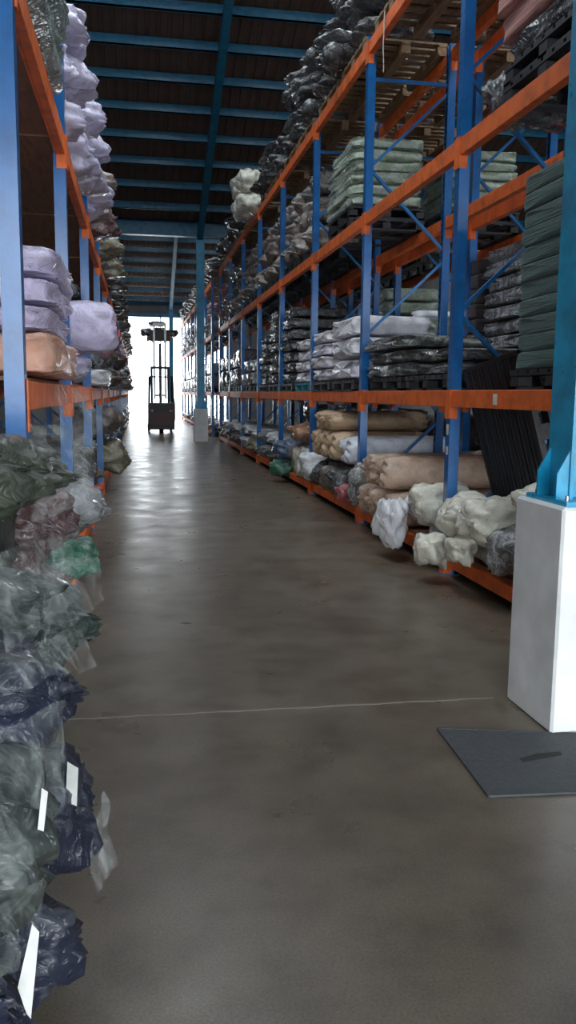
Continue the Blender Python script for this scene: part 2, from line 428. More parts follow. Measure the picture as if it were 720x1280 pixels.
# ------------------------------------------------------------------ pallet racking
def post_mesh(h):
    # lipped channel, web facing the aisle (-X), open to +X
    pr = [(-.05, -.05), (.04, -.05), (.04, -.028), (.028, -.028), (.028, -.041), (-.041, -.041), (-.041, .041), (.028, .041), (.028, .028), (.04, .028), (.04, .05), (-.05, .05)]
    m = MB()
    # build as boxes to keep faces convex
    m.box(-.05, -.038, -.05, .05, 0, h); m.box(-.038, .04, -.05, -.04, 0, h); m.box(-.038, .04, .04, .05, 0, h)
    m.box(.03, .04, -.04, -.022, 0, h); m.box(.03, .04, .022, .04, 0, h)
    return m.mesh('post')
def rack(name, label, X0, depth, sgn, posts, levels, top, simple=False, deck=(), cat='pallet rack', zb=.14):
    r = empty(name, (X0, (posts[0]+posts[-1])/2, 0)); tag(r, label, cat)
    oy = -(posts[0]+posts[-1])/2
    pm = post_mesh(top); fm = MB().box(-.07, .07, -.08, .08, 0, .008).mesh('foot_plate')
    rf_ = 0 if sgn > 0 else PI
    # bracing mesh (shared)
    bm = MB(); z = .35; up = True; x0, x1 = .0, depth-.05
    bm.box(x0+.0, x1, -.012, .012, .18, .22)
    while z+1.0 < top:
        a, b = (x0, z), (x1, z+.95)
        if not up: a, b = (x1, z), (x0, z+.95)
        bm.bar((a[0], 0, a[1]), (b[0], 0, b[1]), .03, .04, (0, 1, 0)); z += .95; up = not up
    bm.box(x0, x1, -.012, .012, z, z+.04)
    brm = bm.mesh('frame_brace')
    for y in posts:
        a = link('post', pm, M['post'], r, (sgn*.05, y+oy, 0), (0, 0, rf_))
        b = link('post', pm, M['post'], r, (sgn*(depth-.05), y+oy, 0), (0, 0, PI-rf_))
        if not simple:
            for q in (a, b):
                link('foot_plate', fm, M['blue'], q, (0, 0, 0))
        link('frame_brace', brm, M['blue'], r, (sgn*.05, y+oy, 0), (0, 0, 0), (sgn*(depth-.05)/depth if False else sgn, 1, 1))
    for i in range(len(posts)-1):
        ya, yb = posts[i]+.052+oy, posts[i+1]-.052+oy; L = yb-ya
        for li, z in enumerate([zb]+list(levels)):
            hh = .07 if li else .055
            for back in (0, 1):
                x = sgn*(depth-.03) if back else sgn*.03
                bmm = MB().box(-.028, .028, -L/2, L/2, -hh, hh)
                # rolled step at the inner top edge
                s2 = sgn*(-1 if back else 1)
                bmm.box(min(s2*.028, s2*.045), max(s2*.028, s2*.045), -L/2, L/2, -hh, hh-.03)
                b = bmm.obj('shelf_beam', M['orange'], r, .004); b.location = (x, (ya+yb)/2, z)
                if not simple or back == 0:
                    for e in (-1, 1):
                        xo = -sgn*(1 if not back else -1)
                        c = MB().box(-.036, .036, -.006 if e < 0 else -.0, .0 if e < 0 else .006, -.17, .075)
                        cx = -sgn*.0
                        # hook plate lapping over the post face
                        fx = (-sgn if not back else sgn)*.033
                        c.box(min(fx, fx*1.25), max(fx, fx*1.25), (-.052 if e < 0 else 0), (0 if e < 0 else .052), -.17, .075)
                        c = c.obj('beam_connector', M['orange'], b); c.location = (0, e*(L/2+(.0 if e > 0 else 0)), 0)
    for (i, li) in deck:
        z = ([zb]+list(levels))[li]+(.07 if li else .055); ya, yb = posts[i]+.02+oy, posts[i+1]-.02+oy
        xa, xb = sorted((sgn*.055, sgn*(depth-.055)))
        m = MB()
        k = 3; w = (yb-ya)/k
        for j in range(k): m.box(xa-.0, xb+.0, ya+w*j+.004, ya+w*(j+1)-.004, 0, .022)
        d = m.obj('shelf_board', M['ply'], r); d.location = (0, 0, z)
    return r
XF = 2.625; ZR = (1.53, 3.574, 5.444); ZL = (1.53, 3.396)
near = [py(k) for k in range(0, 9)]
far = [py(k) for k in range(9, 17)]
RR = rack('pallet_rack', 'blue and orange pallet rack along right side of aisle, near run', XF, 1.05, 1, near, ZR, 5.56, deck=[(k, 0) for k in range(8)])
rack('pallet_rack', 'far run of right side racking beyond the halfway blue column', XF, 1.05, 1, far, ZR, 5.56, True, deck=[(k, 0) for k in range(7)])
XB = XF+1.3
rack('pallet_rack', 'second rack standing back to back behind the near right rack', XB, 1.05, 1, near, ZR, 5.56, True, deck=[(k, 0) for k in range(8)])
XLf = -.5125
LR = rack('pallet_rack', 'blue and orange rack on left side of aisle, near run', XLf, 1.1, -1, [4.12]+[py(k) for k in range(1, 8)], ZL, 5.0, deck=[(k, l) for k in range(7) for l in (0, 1, 2)])
rack('pallet_rack', 'far run of left side racking towards the bright opening', XLf, 1.1, -1, [py(k) for k in range(8, 17)], ZL, 5.0, True, deck=[(k, l) for k in range(8) for l in (0, 1, 2)])
# stickers
def near_part(mb, name, m, parent, lab):
    o = mb.obj(name, m); o.parent = parent; o.matrix_parent_inverse = Matrix.Translation(parent.location).inverted(); o['label'] = lab
near_part(MB().box(XF-.0005, XF+.004, 5.92, 5.99, 1.49, 1.57), 'sticker', M['label'], RR, 'white sticker on the orange beam')
near_part(MB().box(XF-.002, XF+.001, 6.88, 6.93, 1.22, 1.31), 'sticker', M['label'], RR, 'white sticker on the blue post, upper')
near_part(MB().box(XF-.002, XF+.001, 6.88, 6.925, 1.05, 1.12), 'sticker', M['label'], RR, 'white sticker on the blue post, lower')

# ------------------------------------------------------------------ pallets
def pallet_proto(m, plastic):
    """1.0 deep (X) x 1.2 wide (Y) x .14"""
    r = empty('pallet')
    t = MB(); 
    if plastic:
        for k in range(8): t.box(-.5, .5, -.6+k*.1543, -.6+k*.1543+.12, .115, .14)
        for x in (-.5, -.26, -.02, .22, .44): t.box(x, x+.06, -.6, .6, .1, .116)
    else:
        for k in range(7): t.box(-.5, .5, -.6+k*.1833, -.6+k*.1833+.1, .118, .14)
        for x in (-.5, -.05, .4): t.box(x, x+.1, -.6, .6, .098, .118)
    t.obj('top_deck', m, r, 0)
    b = MB()
    if plastic:
        for y in (-.6, -.06, .48): b.box(-.5, .5, y, y+.12, 0, .02)
        for x in (-.5, .4): b.box(x, x+.1, -.6, .6, 0, .02)
    else:
        for x in (-.5, -.05, .4): b.box(x, x+.1, -.6, .6, 0, .02)
    b.obj('bottom_deck', m, r)
    for x in (-.44, 0, .44):
        for y in (-.53, 0, .53):
            q = MB().box(-.055, .055, -.065, .065, .02, .1).obj('block', m, r, .006); q.location = (x, y, 0)
    return r
def merged_pallet(m, plastic):
    t = MB()
    for k in range(7): t.box(-.5, .5, -.6+k*.1833, -.6+k*.1833+.1, .118, .14)
    for x in (-.5, -.05, .4): t.box(x, x+.1, -.6, .6, 0, .02)
    for x in (-.44, 0, .44):
        for y in (-.53, 0, .53): t.box(x-.05, x+.05, y-.06, y+.06, .02, .118)
    return t.mesh('pallet')
PAL = dict(black=pallet_proto(M['black'], True), wood=pallet_proto(M['wood'], False), teal=pallet_proto(M['teal'], True))
PALF = merged_pallet(M['black'], True)
used = set()
def pallet(kind, xc, yc, z, label, group=None, rot=(0, 0, 0), simple=False):
    if simple:
        o = link('pallet', PALF, M[kind], None, (xc, yc, z), rot)
    else:
        src = PAL[kind]
        if kind not in used: used.add(kind); o = src
        else: o = copy_tree(src)
        o.location = (xc, yc, z); o.rotation_euler = rot
    tag(o, label, 'pallet', group); return o

# ------------------------------------------------------------------ colours of the stock
W = wrapped
K = dict(
    black=((.012, .013, .016), 'black'), charcoal=((.035, .038, .042), 'charcoal'), grey=((.14, .145, .15), 'grey'),
    silver=((.30, .31, .33), 'silver grey'), white=((.72, .74, .78), 'white'), cream=((.70, .69, .58), 'cream'),
    lilac=((.52, .47, .66), 'pale lilac'), lav=((.34, .32, .46), 'lavender grey'), peach=((.72, .38, .28), 'peach'),
    brown=((.13, .10, .085), 'brown'), taupe=((.26, .21, .18), 'taupe'), maroon=((.085, .028, .03), 'dark maroon'),
    pink=((.36, .13, .19), 'dusky pink'), navy=((.012, .018, .05), 'navy'), blue=((.05, .10, .2), 'slate blue'),
    olive=((.045, .06, .035), 'olive green'), green=((.02, .05, .035), 'dark green'), sage=((.27, .35, .25), 'sage green'),
    emerald=((.02, .16, .09), 'bright green'), beige=((.50, .34, .22), 'beige'), tan=((.36, .16, .07), 'tan orange'),
    red=((.35, .02, .03), 'red'), khaki=((.20, .18, .11), 'khaki'))
def wm(c, gloss=1.0, film=None):
    a = K[c][0]
    if film is None: film = .10 if sum(a) < 1.0 else .06
    return W(a, gloss, film)

# ------------------------------------------------------------------ stacks of folded bundles
def stack(kind, name, what, x0, x1, y0, y1, z0, z1, n, m, jit=.02, rot=.01, cat='bundle', seed=0, group=None, fat=1.0):
    rnd = random.Random(seed); h = (z1-z0)/n; out = []
    for k in range(n):
        dx = rnd.uniform(-jit, jit); dy = rnd.uniform(-jit, jit)
        fromtop = n-1-k
        pos_ = 'topmost' if fromtop == 0 else 'bottom' if k == 0 else ORD[fromtop]+' from top'
        lab = '%s, %s of its stack' % (what, pos_) if n > 1 else what
        mm = m[k % len(m)] if isinstance(m, (list, tuple)) else m
        o = put(kind, name, lab, cat, group or ('stack: '+what), mm, x0+dx, x1+dx, y0+dy, y1+dy, z0+h*k, z0+h*(k+fat), (0, 0, rnd.uniform(-rot, rot)), k+seed)
        out.append(o)
    return out
Z1, Z2, Z3 = 1.60, 3.644, 5.514; PH = .14
dgreen = cloth('dark_green_cloth', (.036, .10, .088), 160)
# bay 0, level 1
pallet('black', 3.17, 5.22, Z1, 'black plastic pallet under the tall dark green stack')
stack('slab', 'folded_fabric', 'dark green folded cloth on black pallet', 2.68, 3.62, 4.62, 5.80, Z1+PH, 3.06, 11, dgreen, .006, .006, seed=3, fat=1.10)
# bay 1 level 1
pallet('black', 3.15, 8.95, Z1, 'black plastic pallet under the flat grey green bundles')
stack('crisp', 'wrapped_bundle', 'grey green bundle in clear plastic, pile behind near post', 2.60, 3.62, 8.15, 9.72, Z1+PH, 2.17, 3, W((.05, .06, .05), 1, .16), .03, .02, seed=5)
pallet('black', 3.15, 7.62, Z1, 'black pallet on right rack between near post and grey green bundles')
stack('crisp', 'wrapped_bundle', 'flat black bundle behind the leaning pallet', 2.66, 3.62, 7.05, 8.06, Z1+PH, 1.98, 2, wm('charcoal'), .01, .02, seed=9)
# white stacks bay 2
wht = W((.86, .86, .92), .5, .06); wh2 = W((.66, .64, .76), .9, .12)
pallet('black', 3.12, 10.75, Z1, 'black pallet under the nearer white stack')
stack('crisp', 'wrapped_bundle', 'white folded bundle in nearer white stack', 2.58, 3.66, 10.02, 11.42, Z1+PH, 2.53, 3, [wh2, wht, wht], .03, .02, seed=12)
pallet('black', 3.12, 12.1, Z1, 'black pallet under the farther lilac white stack')
stack('crisp', 'wrapped_bundle', 'lilac white bundle in farther white stack', 2.56, 3.64, 11.66, 12.72, Z1+PH, 2.46, 4, [wh2, wht, wh2, wht], .03, .02, seed=15)
pallet('teal', 3.13, 13.55, Z1, 'teal plastic pallet on right rack under a small lilac stack')
stack('crisp', 'wrapped_bundle', 'lilac white bundle on the teal pallet', 2.6, 3.64, 13.0, 14.1, Z1+PH, 2.42, 4, [wh2, wht], .03, .02, seed=17)
# dark tall stacks
for q, (ya, yb, zt) in enumerate(((14.45, 15.6, 3.05), (15.95, 17.1, 3.15), (17.3, 18.5, 2.75))):
    pallet('black', 3.13, (ya+yb)/2, Z1, 'black pallet under %s dark plastic wrapped tall stack' % ('nearest', 'middle', 'farthest')[q])
    stack('crisp', 'wrapped_bundle', 'black wrapped bundle in %s tall dark stack' % ('nearest', 'middle', 'farthest')[q], 2.6, 3.62, ya, yb, Z1+PH, zt, 7, W((.02, .022, .022), 1, .12), .03, .03, seed=20+q)
# level 2, bay 0: pallets, black bags and pink bundles
pallet('black', 3.17, 5.55, Z2, 'lower of two black pallets under the pink bundles')
pallet('black', 3.17, 5.55, Z2+PH, 'upper of two black pallets under the pink bundles')
stack('crisp', 'wrapped_bundle', 'black wrapped bundle under the pink bundles', 2.66, 3.62, 4.95, 6.2, Z2+2*PH, 4.1, 1, wm('black'), .01, .01, seed=1)
stack('slab', 'folded_fabric', 'dusty pink folded cloth on upper shelf', 2.64, 3.62, 5.0, 6.25, 4.1, 4.85, 4, cloth('dusty_pink_cloth', (.50, .21, .18)), .02, .02, seed=2)
put('lump', 'plastic_bag', 'small black bag with silver glints left of the pink bundles', 'bag', None, wm('charcoal', film=.12), 2.7, 3.5, 6.3, 6.82, Z2, 4.1)
# sage stacks
sg = W((.33, .44, .30), 1, .30)
for z in (Z2, Z2+PH): pallet('black', 3.17, 11.35, z, '%s black pallet under the sage green stack' % ('lower' if z == Z2 else 'upper'))
ss = stack('crisp', 'wrapped_bundle', 'sage green bundle in clear plastic on upper shelf', 2.66, 3.66, 10.65, 12.3, Z2+2*PH, 4.74, 6, sg, .02, .02, seed=33, fat=1.12)
for k, o in enumerate(ss):                       # the front ends step back towards the top
    st = (0, 0, .03, .08, .14, .26)[k]*1.2; o.scale.y *= 1-st*.5; o.location.y -= st*.5
for z in (Z2, Z2+PH): pallet('black', XB+.5, 11.25, z, '%s black pallet under the rear sage green stack' % ('lower' if z == Z2 else 'upper'))
stack('crisp', 'wrapped_bundle', 'sage green bundle in stack on the rear rack', XB+.02, XB+1.0, 10.62, 11.9, Z2+2*PH, 4.66, 6, sg, .02, .02, seed=35, fat=1.12)
pallet('black', XB+.5, 14.0, Z1, 'black pallet under pale green stack on the rear rack')
stack('crisp', 'wrapped_bundle', 'pale green bundle in low rear stack', XB+.02, XB+1.0, 13.4, 14.6, Z1+PH, 3.3, 7, sg, .02, .02, seed=36)
# rear rack level 1: dark purple brown stack with bright plastic ends, white sheets
pallet('black', XB+.5, 8.85, Z1, 'black pallet under the tall plum brown stack')
pb = W((.055, .04, .045), .9, .05); pe = W((.10, .10, .10), 1, .42)
for k, o in enumerate(stack('crisp', 'wrapped_bundle', 'plum brown bundle in tall stack behind the near post', XB, XB+1.0, 8.3, 9.5, Z1+PH, 3.2, 9, pe, .02, .02, seed=40)):
    pass
stack('slab', 'folded_fabric', 'dull plum folded cloth beside silvery plastic stack', XB, XB+.8, 9.55, 9.8, Z1, 3.15, 9, cloth('plum_cloth', (.045, .03, .035)), .01, .01, seed=41)
pallet('black', XB+.5, 10.65, Z1, 'black pallet under rear white bundles')
stack('crisp', 'wrapped_bundle', 'white bundle on rear rack', XB, XB+1.0, 10.05, 11.2, Z1+PH, 2.5, 4, wht, .03, .02, seed=43)
put('roll', 'fabric_roll', 'white roll lying on top of the rear white bundles', 'roll', None, wht, XB-.5, XB+.6, 10.3, 10.52, 2.5, 2.62)
pallet('black', XB+.5, 7.5, Z1, 'black pallet at near end of rear rack middle shelf')
stack('crisp', 'wrapped_bundle', 'grey bundle near the plum stack on rear rack', XB, XB+1.0, 6.98, 8.1, Z1+PH, 2.6, 5, W((.06, .065, .065), 1, .35), .03, .02, seed=44)
pallet('black', XB+.5, 5.2, Z1, 'black pallet behind the tall dark green stack')
stack('crisp', 'wrapped_bundle', 'grey bundle behind dark green stack', XB, XB+1.0, 4.62, 5.8, Z1+PH, 2.9, 6, wm('charcoal'), .03, .02, seed=45)

# ------------------------------------------------------------------ leaning black pallet (solved pose, see M4 below)
# ------------------------------------------------------------------ right bottom shelf
G = .195+.022
def bag(label, c, box, kind='bag', rot=(0, 0, 0), group=None, i=None, gloss=1, film=None, name=None):
    nm = name or {'bag': 'plastic_bag', 'lump': 'plastic_bag', 'roll': 'fabric_roll', 'crisp': 'wrapped_bundle', 'slab': 'folded_fabric'}[kind]
    cat = {'plastic_bag': 'bag', 'fabric_roll': 'roll', 'wrapped_bundle': 'bundle', 'folded_fabric': 'fabric'}.get(nm, 'bag')
    m = wm(c, gloss, film) if isinstance(c, str) else c
    return put(kind, nm, label, cat, group, m, *box, rot, i)
cream = W((.84, .82, .69), 1, .06)
gcr = 'cream bags at the foot of the near right post'
bag('grey plastic bag on bottom shelf, touching the white plinth edge', W((.12, .13, .13), 1, .45), (2.52, 3.1, 4.98, 5.42, G, .62), 'lump', i=1)
bag('grey plastic bag between the plinth and the cream bags', W((.16, .16, .17), 1, .45), (2.48, 3.1, 5.42, 5.9, G, .66), 'lump', i=2)
bag('cream bag showing just above the white plinth', cream, (2.46, 2.95, 4.92, 5.4, .64, 1.0), 'lump', gloss=.5, i=3)
bag('cream bag, largest, draped over the bottom beam', cream, (2.36, 3.0, 6.05, 6.68, .38, .80), 'lump', group=gcr, i=0)
bag('cream bag at right end of the cream heap', cream, (2.36, 2.9, 5.62, 6.05, .44, .83), 'lump', group=gcr, i=4)
bag('cream bag at left end of the cream heap, left of the post', cream, (2.40, 3.0, 7.0, 7.42, .36, .80), 'lump', group=gcr, i=5)
bag('small cream bag hanging lowest below the orange beam', cream, (2.26, 2.56, 6.42, 6.82, .12, .42), 'lump', group=gcr, i=2)
bag('small cream bag tucked under the largest cream bag', cream, (2.38, 2.62, 5.98, 6.34, .24, .46), 'lump', group=gcr, i=1)
bag('greyish cream bag under the cream heap on the shelf board', W((.4, .39, .33), .9, .2), (2.62, 3.7, 5.7, 6.85, G, .60), 'crisp', group=gcr, i=3)
bag('white bag hanging point down over the bottom beam', W((.84, .86, .91), 1, .06), (2.26, 2.52, 7.35, 8.0, .10, .60), 'lump', (0, .12, 0), i=4)
bag('white bag lying on the shelf above the hanging one', W((.84, .86, .91), 1, .06), (2.5, 3.1, 7.5, 7.92, .34, .70), 'lump', i=0)
bag('long white roll lying in front of the beige rolls', W((.78, .80, .86), .5, .04), (2.6, 4.1, 7.0, 7.45, G, .66), 'roll', i=1)
gr_ = 'beige rolls stacked on the bottom shelf'
bg = W((.55, .38, .27), .9, .07)
for (y, z, lab) in ((8.16, .40, 'beige wrapped roll, bottom row, nearest'), (8.60, .40, 'beige wrapped roll, bottom row, middle'), (9.04, .40, 'beige wrapped roll, bottom row, farthest'), (8.36, .76, 'beige wrapped roll, upper row, nearer'), (8.82, .76, 'beige wrapped roll, upper row, farther')):
    bag(lab+' in the near beige heap', bg, (2.42, 3.95, y-.22, y+.22, z-.185, z+.185), 'roll', (0, 0, random.uniform(-.03, .03)), gr_)
bag('crumpled dark clear plastic bag left of the near beige rolls', W((.10, .095, .085), 1, .35), (2.40, 3.0, 9.26, 9.72, G, .80), 'lump', i=2)
bag('small red bag on bottom shelf left of the second post', 'red', (2.42, 2.7, 9.9, 10.35, .22, .45), 'lump', i=3)
bag('long white roll resting over dark bags beyond the second post', W((.74, .78, .88), .5, .04), (2.5, 4.0, 9.95, 10.5, .68, 1.05), 'roll', i=3)
for k, (ya, yb, c, w) in enumerate(((10.36, 10.95, 'charcoal', 'charcoal'), (10.97, 11.55, 'brown', 'brown'), (11.57, 12.2, 'black', 'black'))):
    bag('%s glossy bag under the white roll and far beige rolls' % w, wm(c, film=.12), (2.44, 3.3, ya, yb, G, .66), 'lump')
bag('charcoal bag on the board directly under the long white roll', wm('charcoal', film=.1), (2.74, 3.4, 9.9, 10.34, G, .66), 'lump')
for k, (y, z, lab) in enumerate(((10.85, .88, 'nearest'), (11.35, .88, 'middle'), (11.85, .88, 'farthest'), (11.1, 1.2, 'upper near'), (11.6, 1.2, 'upper far'))):
    bag('beige wrapped roll, %s of the farther beige heap' % lab, W((.58, .40, .24), .9, .07), (2.46, 3.9, y-.24, y+.24, z-.2 if z < 1 else z-.14, z+.2 if z < 1 else z+.14), 'roll', group='beige rolls beyond the second post')
bag('tan orange bag above the cream upright bag', 'tan', (2.42, 3.2, 12.9, 14.1, .78, 1.10), 'lump', i=3)
bag('white bag right of the cream upright bag', 'white', (2.42, 3.0, 12.3, 12.95, G, .72), 'lump', i=5)
bag('cream upright bag on bottom shelf near the third post', 'cream', (2.46, 2.9, 13.0, 13.5, G, .76), 'lump', i=1)
bag('taupe bag behind the cream upright bag', 'taupe', (2.5, 3.2, 13.55, 14.1, G, .76), 'lump', i=1)
bag('green bag drooping off the bottom shelf', 'emerald', (2.28, 2.75, 14.4, 15.0, .08, .42), 'lump', i=2)
bag('dark slate bag lying on the drooping green bag', 'blue', (2.36, 3.0, 14.35, 15.05, .42, .78), 'lump', i=4)

def flush(name, label):
    """the many small far bags of one run as one countless heap"""
    global MERGE
    v = []; f = []; mi = []; mats = []
    for (me, m, c, sc) in MERGE:
        if m not in mats: mats.append(m)
        b = len(v); v += [(p.co.x*sc.x+c.x, p.co.y*sc.y+c.y, p.co.z*sc.z+c.z) for p in me.vertices]
        for p in me.polygons: f.append(tuple(b+q for q in p.vertices)); mi.append(mats.index(m))
    me = bpy.data.meshes.new(name); me.from_pydata(v, [], f)
    for m in mats: me.materials.append(m)
    for p, q in zip(me.polygons, mi): p.material_index = q; p.use_smooth = True
    o = bpy.data.objects.new(name, me); C.objects.link(o); tag(o, label, 'bags', kind='stuff'); MERGE = None
# ------------------------------------------------------------------ ordinary filling of bays
def cell(side, b, lv, pal, n, rows, hrow, x_out=.12, kinds=('lump', 'bag'), yr=None, pal_kind=None, z=None, cellname='', film=None, simple=True, dep=.95):
    """rows of bags across one bay of a shelf; side 'R' or 'L' or 'B' (rear)"""
    rnd = random.Random(b*31+lv*7+{'R': 0, 'L': 500, 'B': 900}[side])
    x0 = {'R': XF, 'L': XLf, 'B': XB}[side]; sg_ = -1 if side == 'L' else 1
    ya, yb = (py(b)+.12, py(b+1)-.12) if yr is None else yr
    if z is None:
        z = {'R': (G, Z1, Z2, Z3), 'B': (G, Z1, Z2, Z3), 'L': (G, 1.622, 3.488)}[side][lv]
    sh = {'R': ('bottom', 'middle', 'upper', 'top'), 'B': ('bottom', 'middle', 'upper', 'top'), 'L': ('bottom', 'middle', 'top')}[side][lv]
    sd = {'R': 'right', 'L': 'left', 'B': 'rear'}[side]
    where = '%s bay, %s shelf, %s rack' % ('nearest' if b == 0 else ORD[b], sh, sd)
    if pal_kind:
        npal = 2
        for k in range(npal):
            yc = ya+(yb-ya)*(k+.5)/npal
            if MERGE is not None:
                MERGE.append((PALF, M[pal_kind], Vector((x0+sg_*.52, yc, z)), Vector((1, 1, 1)))); continue
            pallet(pal_kind, x0+sg_*.52, yc, z, '%s pallet, %s one, %s' % ({'black': 'black', 'wood': 'wooden', 'teal': 'teal'}[pal_kind], ('nearer', 'farther')[k], where), 'pallets on '+where, simple=simple)
        z += PH
    for r_ in range(rows):
        nn = max(1, n-(r_ % 2)); w = (yb-ya)/nn
        for k in range(nn):
            c = rnd.choice(pal); kd = rnd.choice(kinds)
            out = rnd.uniform(.2, 1)*x_out - (.05*r_)
            xa = x0-sg_*out; xb_ = x0+sg_*dep
            h = hrow*rnd.uniform(.85, 1.0) if r_ == rows-1 else hrow
            lab = '%s %s, %s row, %s, %s' % (K[c][1], 'bundle' if kd == 'crisp' else 'bag', ('lowest', 'second', 'third', 'fourth')[r_], 'nearest end' if k == 0 else ORD[k]+' from near end', where)
            bag(lab, wm(c, film=film), (min(xa, xb_), max(xa, xb_), ya+w*k+.01, ya+w*(k+1)-.01, z+r_*hrow, z+r_*hrow+h), kd, (0, 0, 0), 'bags on '+where, i=rnd.randrange(8))
# right rack
def right_fill(bays):
    for b in bays:
        if b == 8: continue
        far_ = b > 8
        if b >= 5: cell('R', b, 1, (['silver', 'lav', 'sage', 'grey'] if b == 5 else ['charcoal', 'grey', 'lav', 'brown', 'maroon']), 3, 2, .32 if b == 5 else .5, .08, ('crisp',), pal_kind='black')
        if b >= 4: cell('R', b, 0, {4: ['white', 'grey', 'silver'], 5: ['white', 'silver', 'khaki'], 6: ['charcoal', 'maroon', 'white']}.get(b, ['charcoal', 'grey', 'white', 'maroon', 'brown']), 4, 2 if b < 7 else 1, .30, .2)
        if b >= 3: cell('R', b, 2, (['taupe', 'brown', 'grey'] if b < 7 else ['taupe', 'pink', 'maroon', 'lav']), 4 if b < 6 else 3, 3, .40, .16, pal_kind='black', film=.12)
        if b != 5: cell('R', b, 3, ['black', 'charcoal', 'black'] if b < 7 else ['charcoal', 'grey', 'brown'], 3, (2, 3, 3, 3, 2, 2, 2)[b] if b < 7 else 2, .38 if b > 1 else .3, .30 if b > 1 else .02, ('lump',), pal_kind='wood', film=.08, simple=b > 3)
right_fill(range(1, 8))
MERGE = []; right_fill(range(9, 16)); flush('plastic_bags', 'crowded small bags and bundles on the far run of right racking')
cell('R', 3, 1, ['charcoal'], 1, 1, .3, .02, ('crisp',), yr=(14.12, 14.42))
cell('R', 0, 3, ['charcoal', 'black'], 3, 2, .35, .05, ('lump',), pal_kind='wood', simple=False)
# the white bags on the top shelf
cell('R', 5, 3, ['grey', 'charcoal'], 3, 1, .4, -.2, ('lump',), pal_kind='wood', yr=(18.9, 21.5))
for k, (ya, yb, za, zb, lab) in enumerate(((18.9, 19.7, 5.95, 6.5, 'upper right'), (19.75, 20.6, 6.0, 6.55, 'upper left'), (18.8, 19.5, 5.45, 5.95, 'lower right'), (19.6, 20.4, 5.5, 6.0, 'lower left'))):
    bag('creamy white bag on top shelf, %s of the four together' % lab, 'cream', (2.18, 2.8, ya, yb, za, zb), 'lump', group='creamy white bags on the top shelf', i=k)
# rear rack
for b in range(0, 6):
    cell('B', b, 0, ['charcoal', 'black', 'brown'], 2, 2, .6, .0)  # dark bag rows added to hide the lit wall and keep gaps dark
    if b > 3: cell('B', b, 1, ['charcoal', 'grey', 'brown'], 3, 3, .42, .0, ('crisp',), pal_kind='black')
    if b > 2: cell('B', b, 2, ['charcoal', 'black', 'grey'], 2, 2, .4, .0, pal_kind='black', film=.12)
    if b < 4: cell('B', b, 3, ['black', 'charcoal', 'brown'], 3, 1, .35, .0, ('lump',), pal_kind='wood', film=.1)

# ------------------------------------------------------------------ left rack hero stock
L1, L2 = 1.622, 3.488
pe_ = W((.78, .42, .30), .7, .10); li_ = W((.60, .53, .76), .8, .12)
bag('peach folded bundle under the lilac stack on left rack', pe_, (-1.5, -.40, 4.55, 6.72, L1, 1.87), 'crisp', i=0)
for k, (za, zb, w, i) in enumerate(((1.87, 2.01, 'bottom', 1), (2.01, 2.16, 'middle', 2), (2.16, 2.34, 'top', 4))):
    bag('pale lilac wrapped bundle, %s one of three over the peach bundle' % w, li_, (-1.5, -.44+.02*k, 4.62+.05*k, 6.42-.1*k, za, zb), 'crisp', group='lilac stack on left rack', i=i)
lr = bag('lilac roll sticking out over the aisle from left shelf', li_, (-1.25, -.14, 6.99, 7.55, 1.86, 2.30), 'roll', (0, 0, 0), i=2)
tg = MB().box(-.150, -.136, 7.16, 7.2, 2.0, 2.06).obj('price_tag', plain('tag_red', (.5, .02, .1), .5)); keep(tg, lr); tg['label'] = 'small magenta tag'
bag('small lilac bag under the sticking out roll', W((.40, .36, .55), .9, .2), (-1.2, -.36, 6.99, 7.5, L1, 1.86), 'bag', i=4)
cell('L', 1, 1, ['charcoal', 'black', 'grey'], 3, 3, .40, .06, ('lump',), yr=(7.6, 9.75))
cell('L', 2, 1, ['pink', 'pink', 'charcoal'], 3, 2, .44, .30, ('lump',), z=1.82, yr=(10.0, 12.7))
bag('white bag under the dusky pink bags on left middle shelf', 'white', (-1.4, -.30, 9.98, 11.2, L1, 1.82), 'crisp', i=1)
bag('grey flat bag under the far pink bags on left middle shelf', 'grey', (-1.4, -.36, 11.25, 12.6, L1, 1.82), 'crisp', i=2)
for b in range(3, 7):
    cell('L', b, 1, ['pink', 'charcoal', 'brown', 'maroon', 'grey'], 3, 3, .38, .38, ('lump', 'bag'))
# top shelf of left rack
stack('crisp', 'wrapped_bundle', 'grey green bundle high on left top shelf', -1.5, -.42, 4.35, 6.3, L2, 4.9, 5, W((.14, .20, .175), .8, .18), .04, .03, seed=60)
for k, (ya, yb, za, zb, tip, c, i) in enumerate(((6.98, 7.85, 3.5, 3.92, -.36, 'lav', 0), (7.35, 8.3, 3.92, 4.34, -.28, 'lav', 1), (6.98, 7.34, 3.92, 4.25, -.40, 'lav', 5), (7.1, 8.1, 4.34, 4.66, -.34, 'lav', 3), (7.87, 8.8, 3.5, 3.95, -.30, 'lav', 2), (8.82, 9.78, 3.5, 4.0, -.26, 'lav', 4), (8.4, 9.75, 4.0, 4.45, -.25, 'lav', 6), (9.95, 10.9, 3.5, 4.05, -.22, 'lav', 1), (9.95, 10.9, 4.05, 4.5, -.25, 'lav', 7), (10.95, 12.1, 3.5, 4.0, -.17, 'maroon', 2), (10.95, 12.3, 4.0, 4.4, -.2, 'brown', 0))):
    nm = ['lowest and nearest', 'second nearest, upper', 'small, against the post', 'highest', 'second nearest, lower', 'third nearest, lower', 'third nearest, upper', 'fourth nearest, lower', 'fourth nearest, upper', '', ''][k]
    lab = 'lavender plastic bag on left top shelf, %s of the pile' % nm if c == 'lav' else 'dark %s bag beyond the lavender pile on left top shelf' % K[c][1].replace('dark ', '')
    bag(lab, W((.50, .47, .66), 1, .15) if c == 'lav' else wm(c), (-1.45, tip, ya, yb, za, zb), 'lump', (0, 0, 0), 'lavender bags on left top shelf' if c == 'lav' else None, i=i)
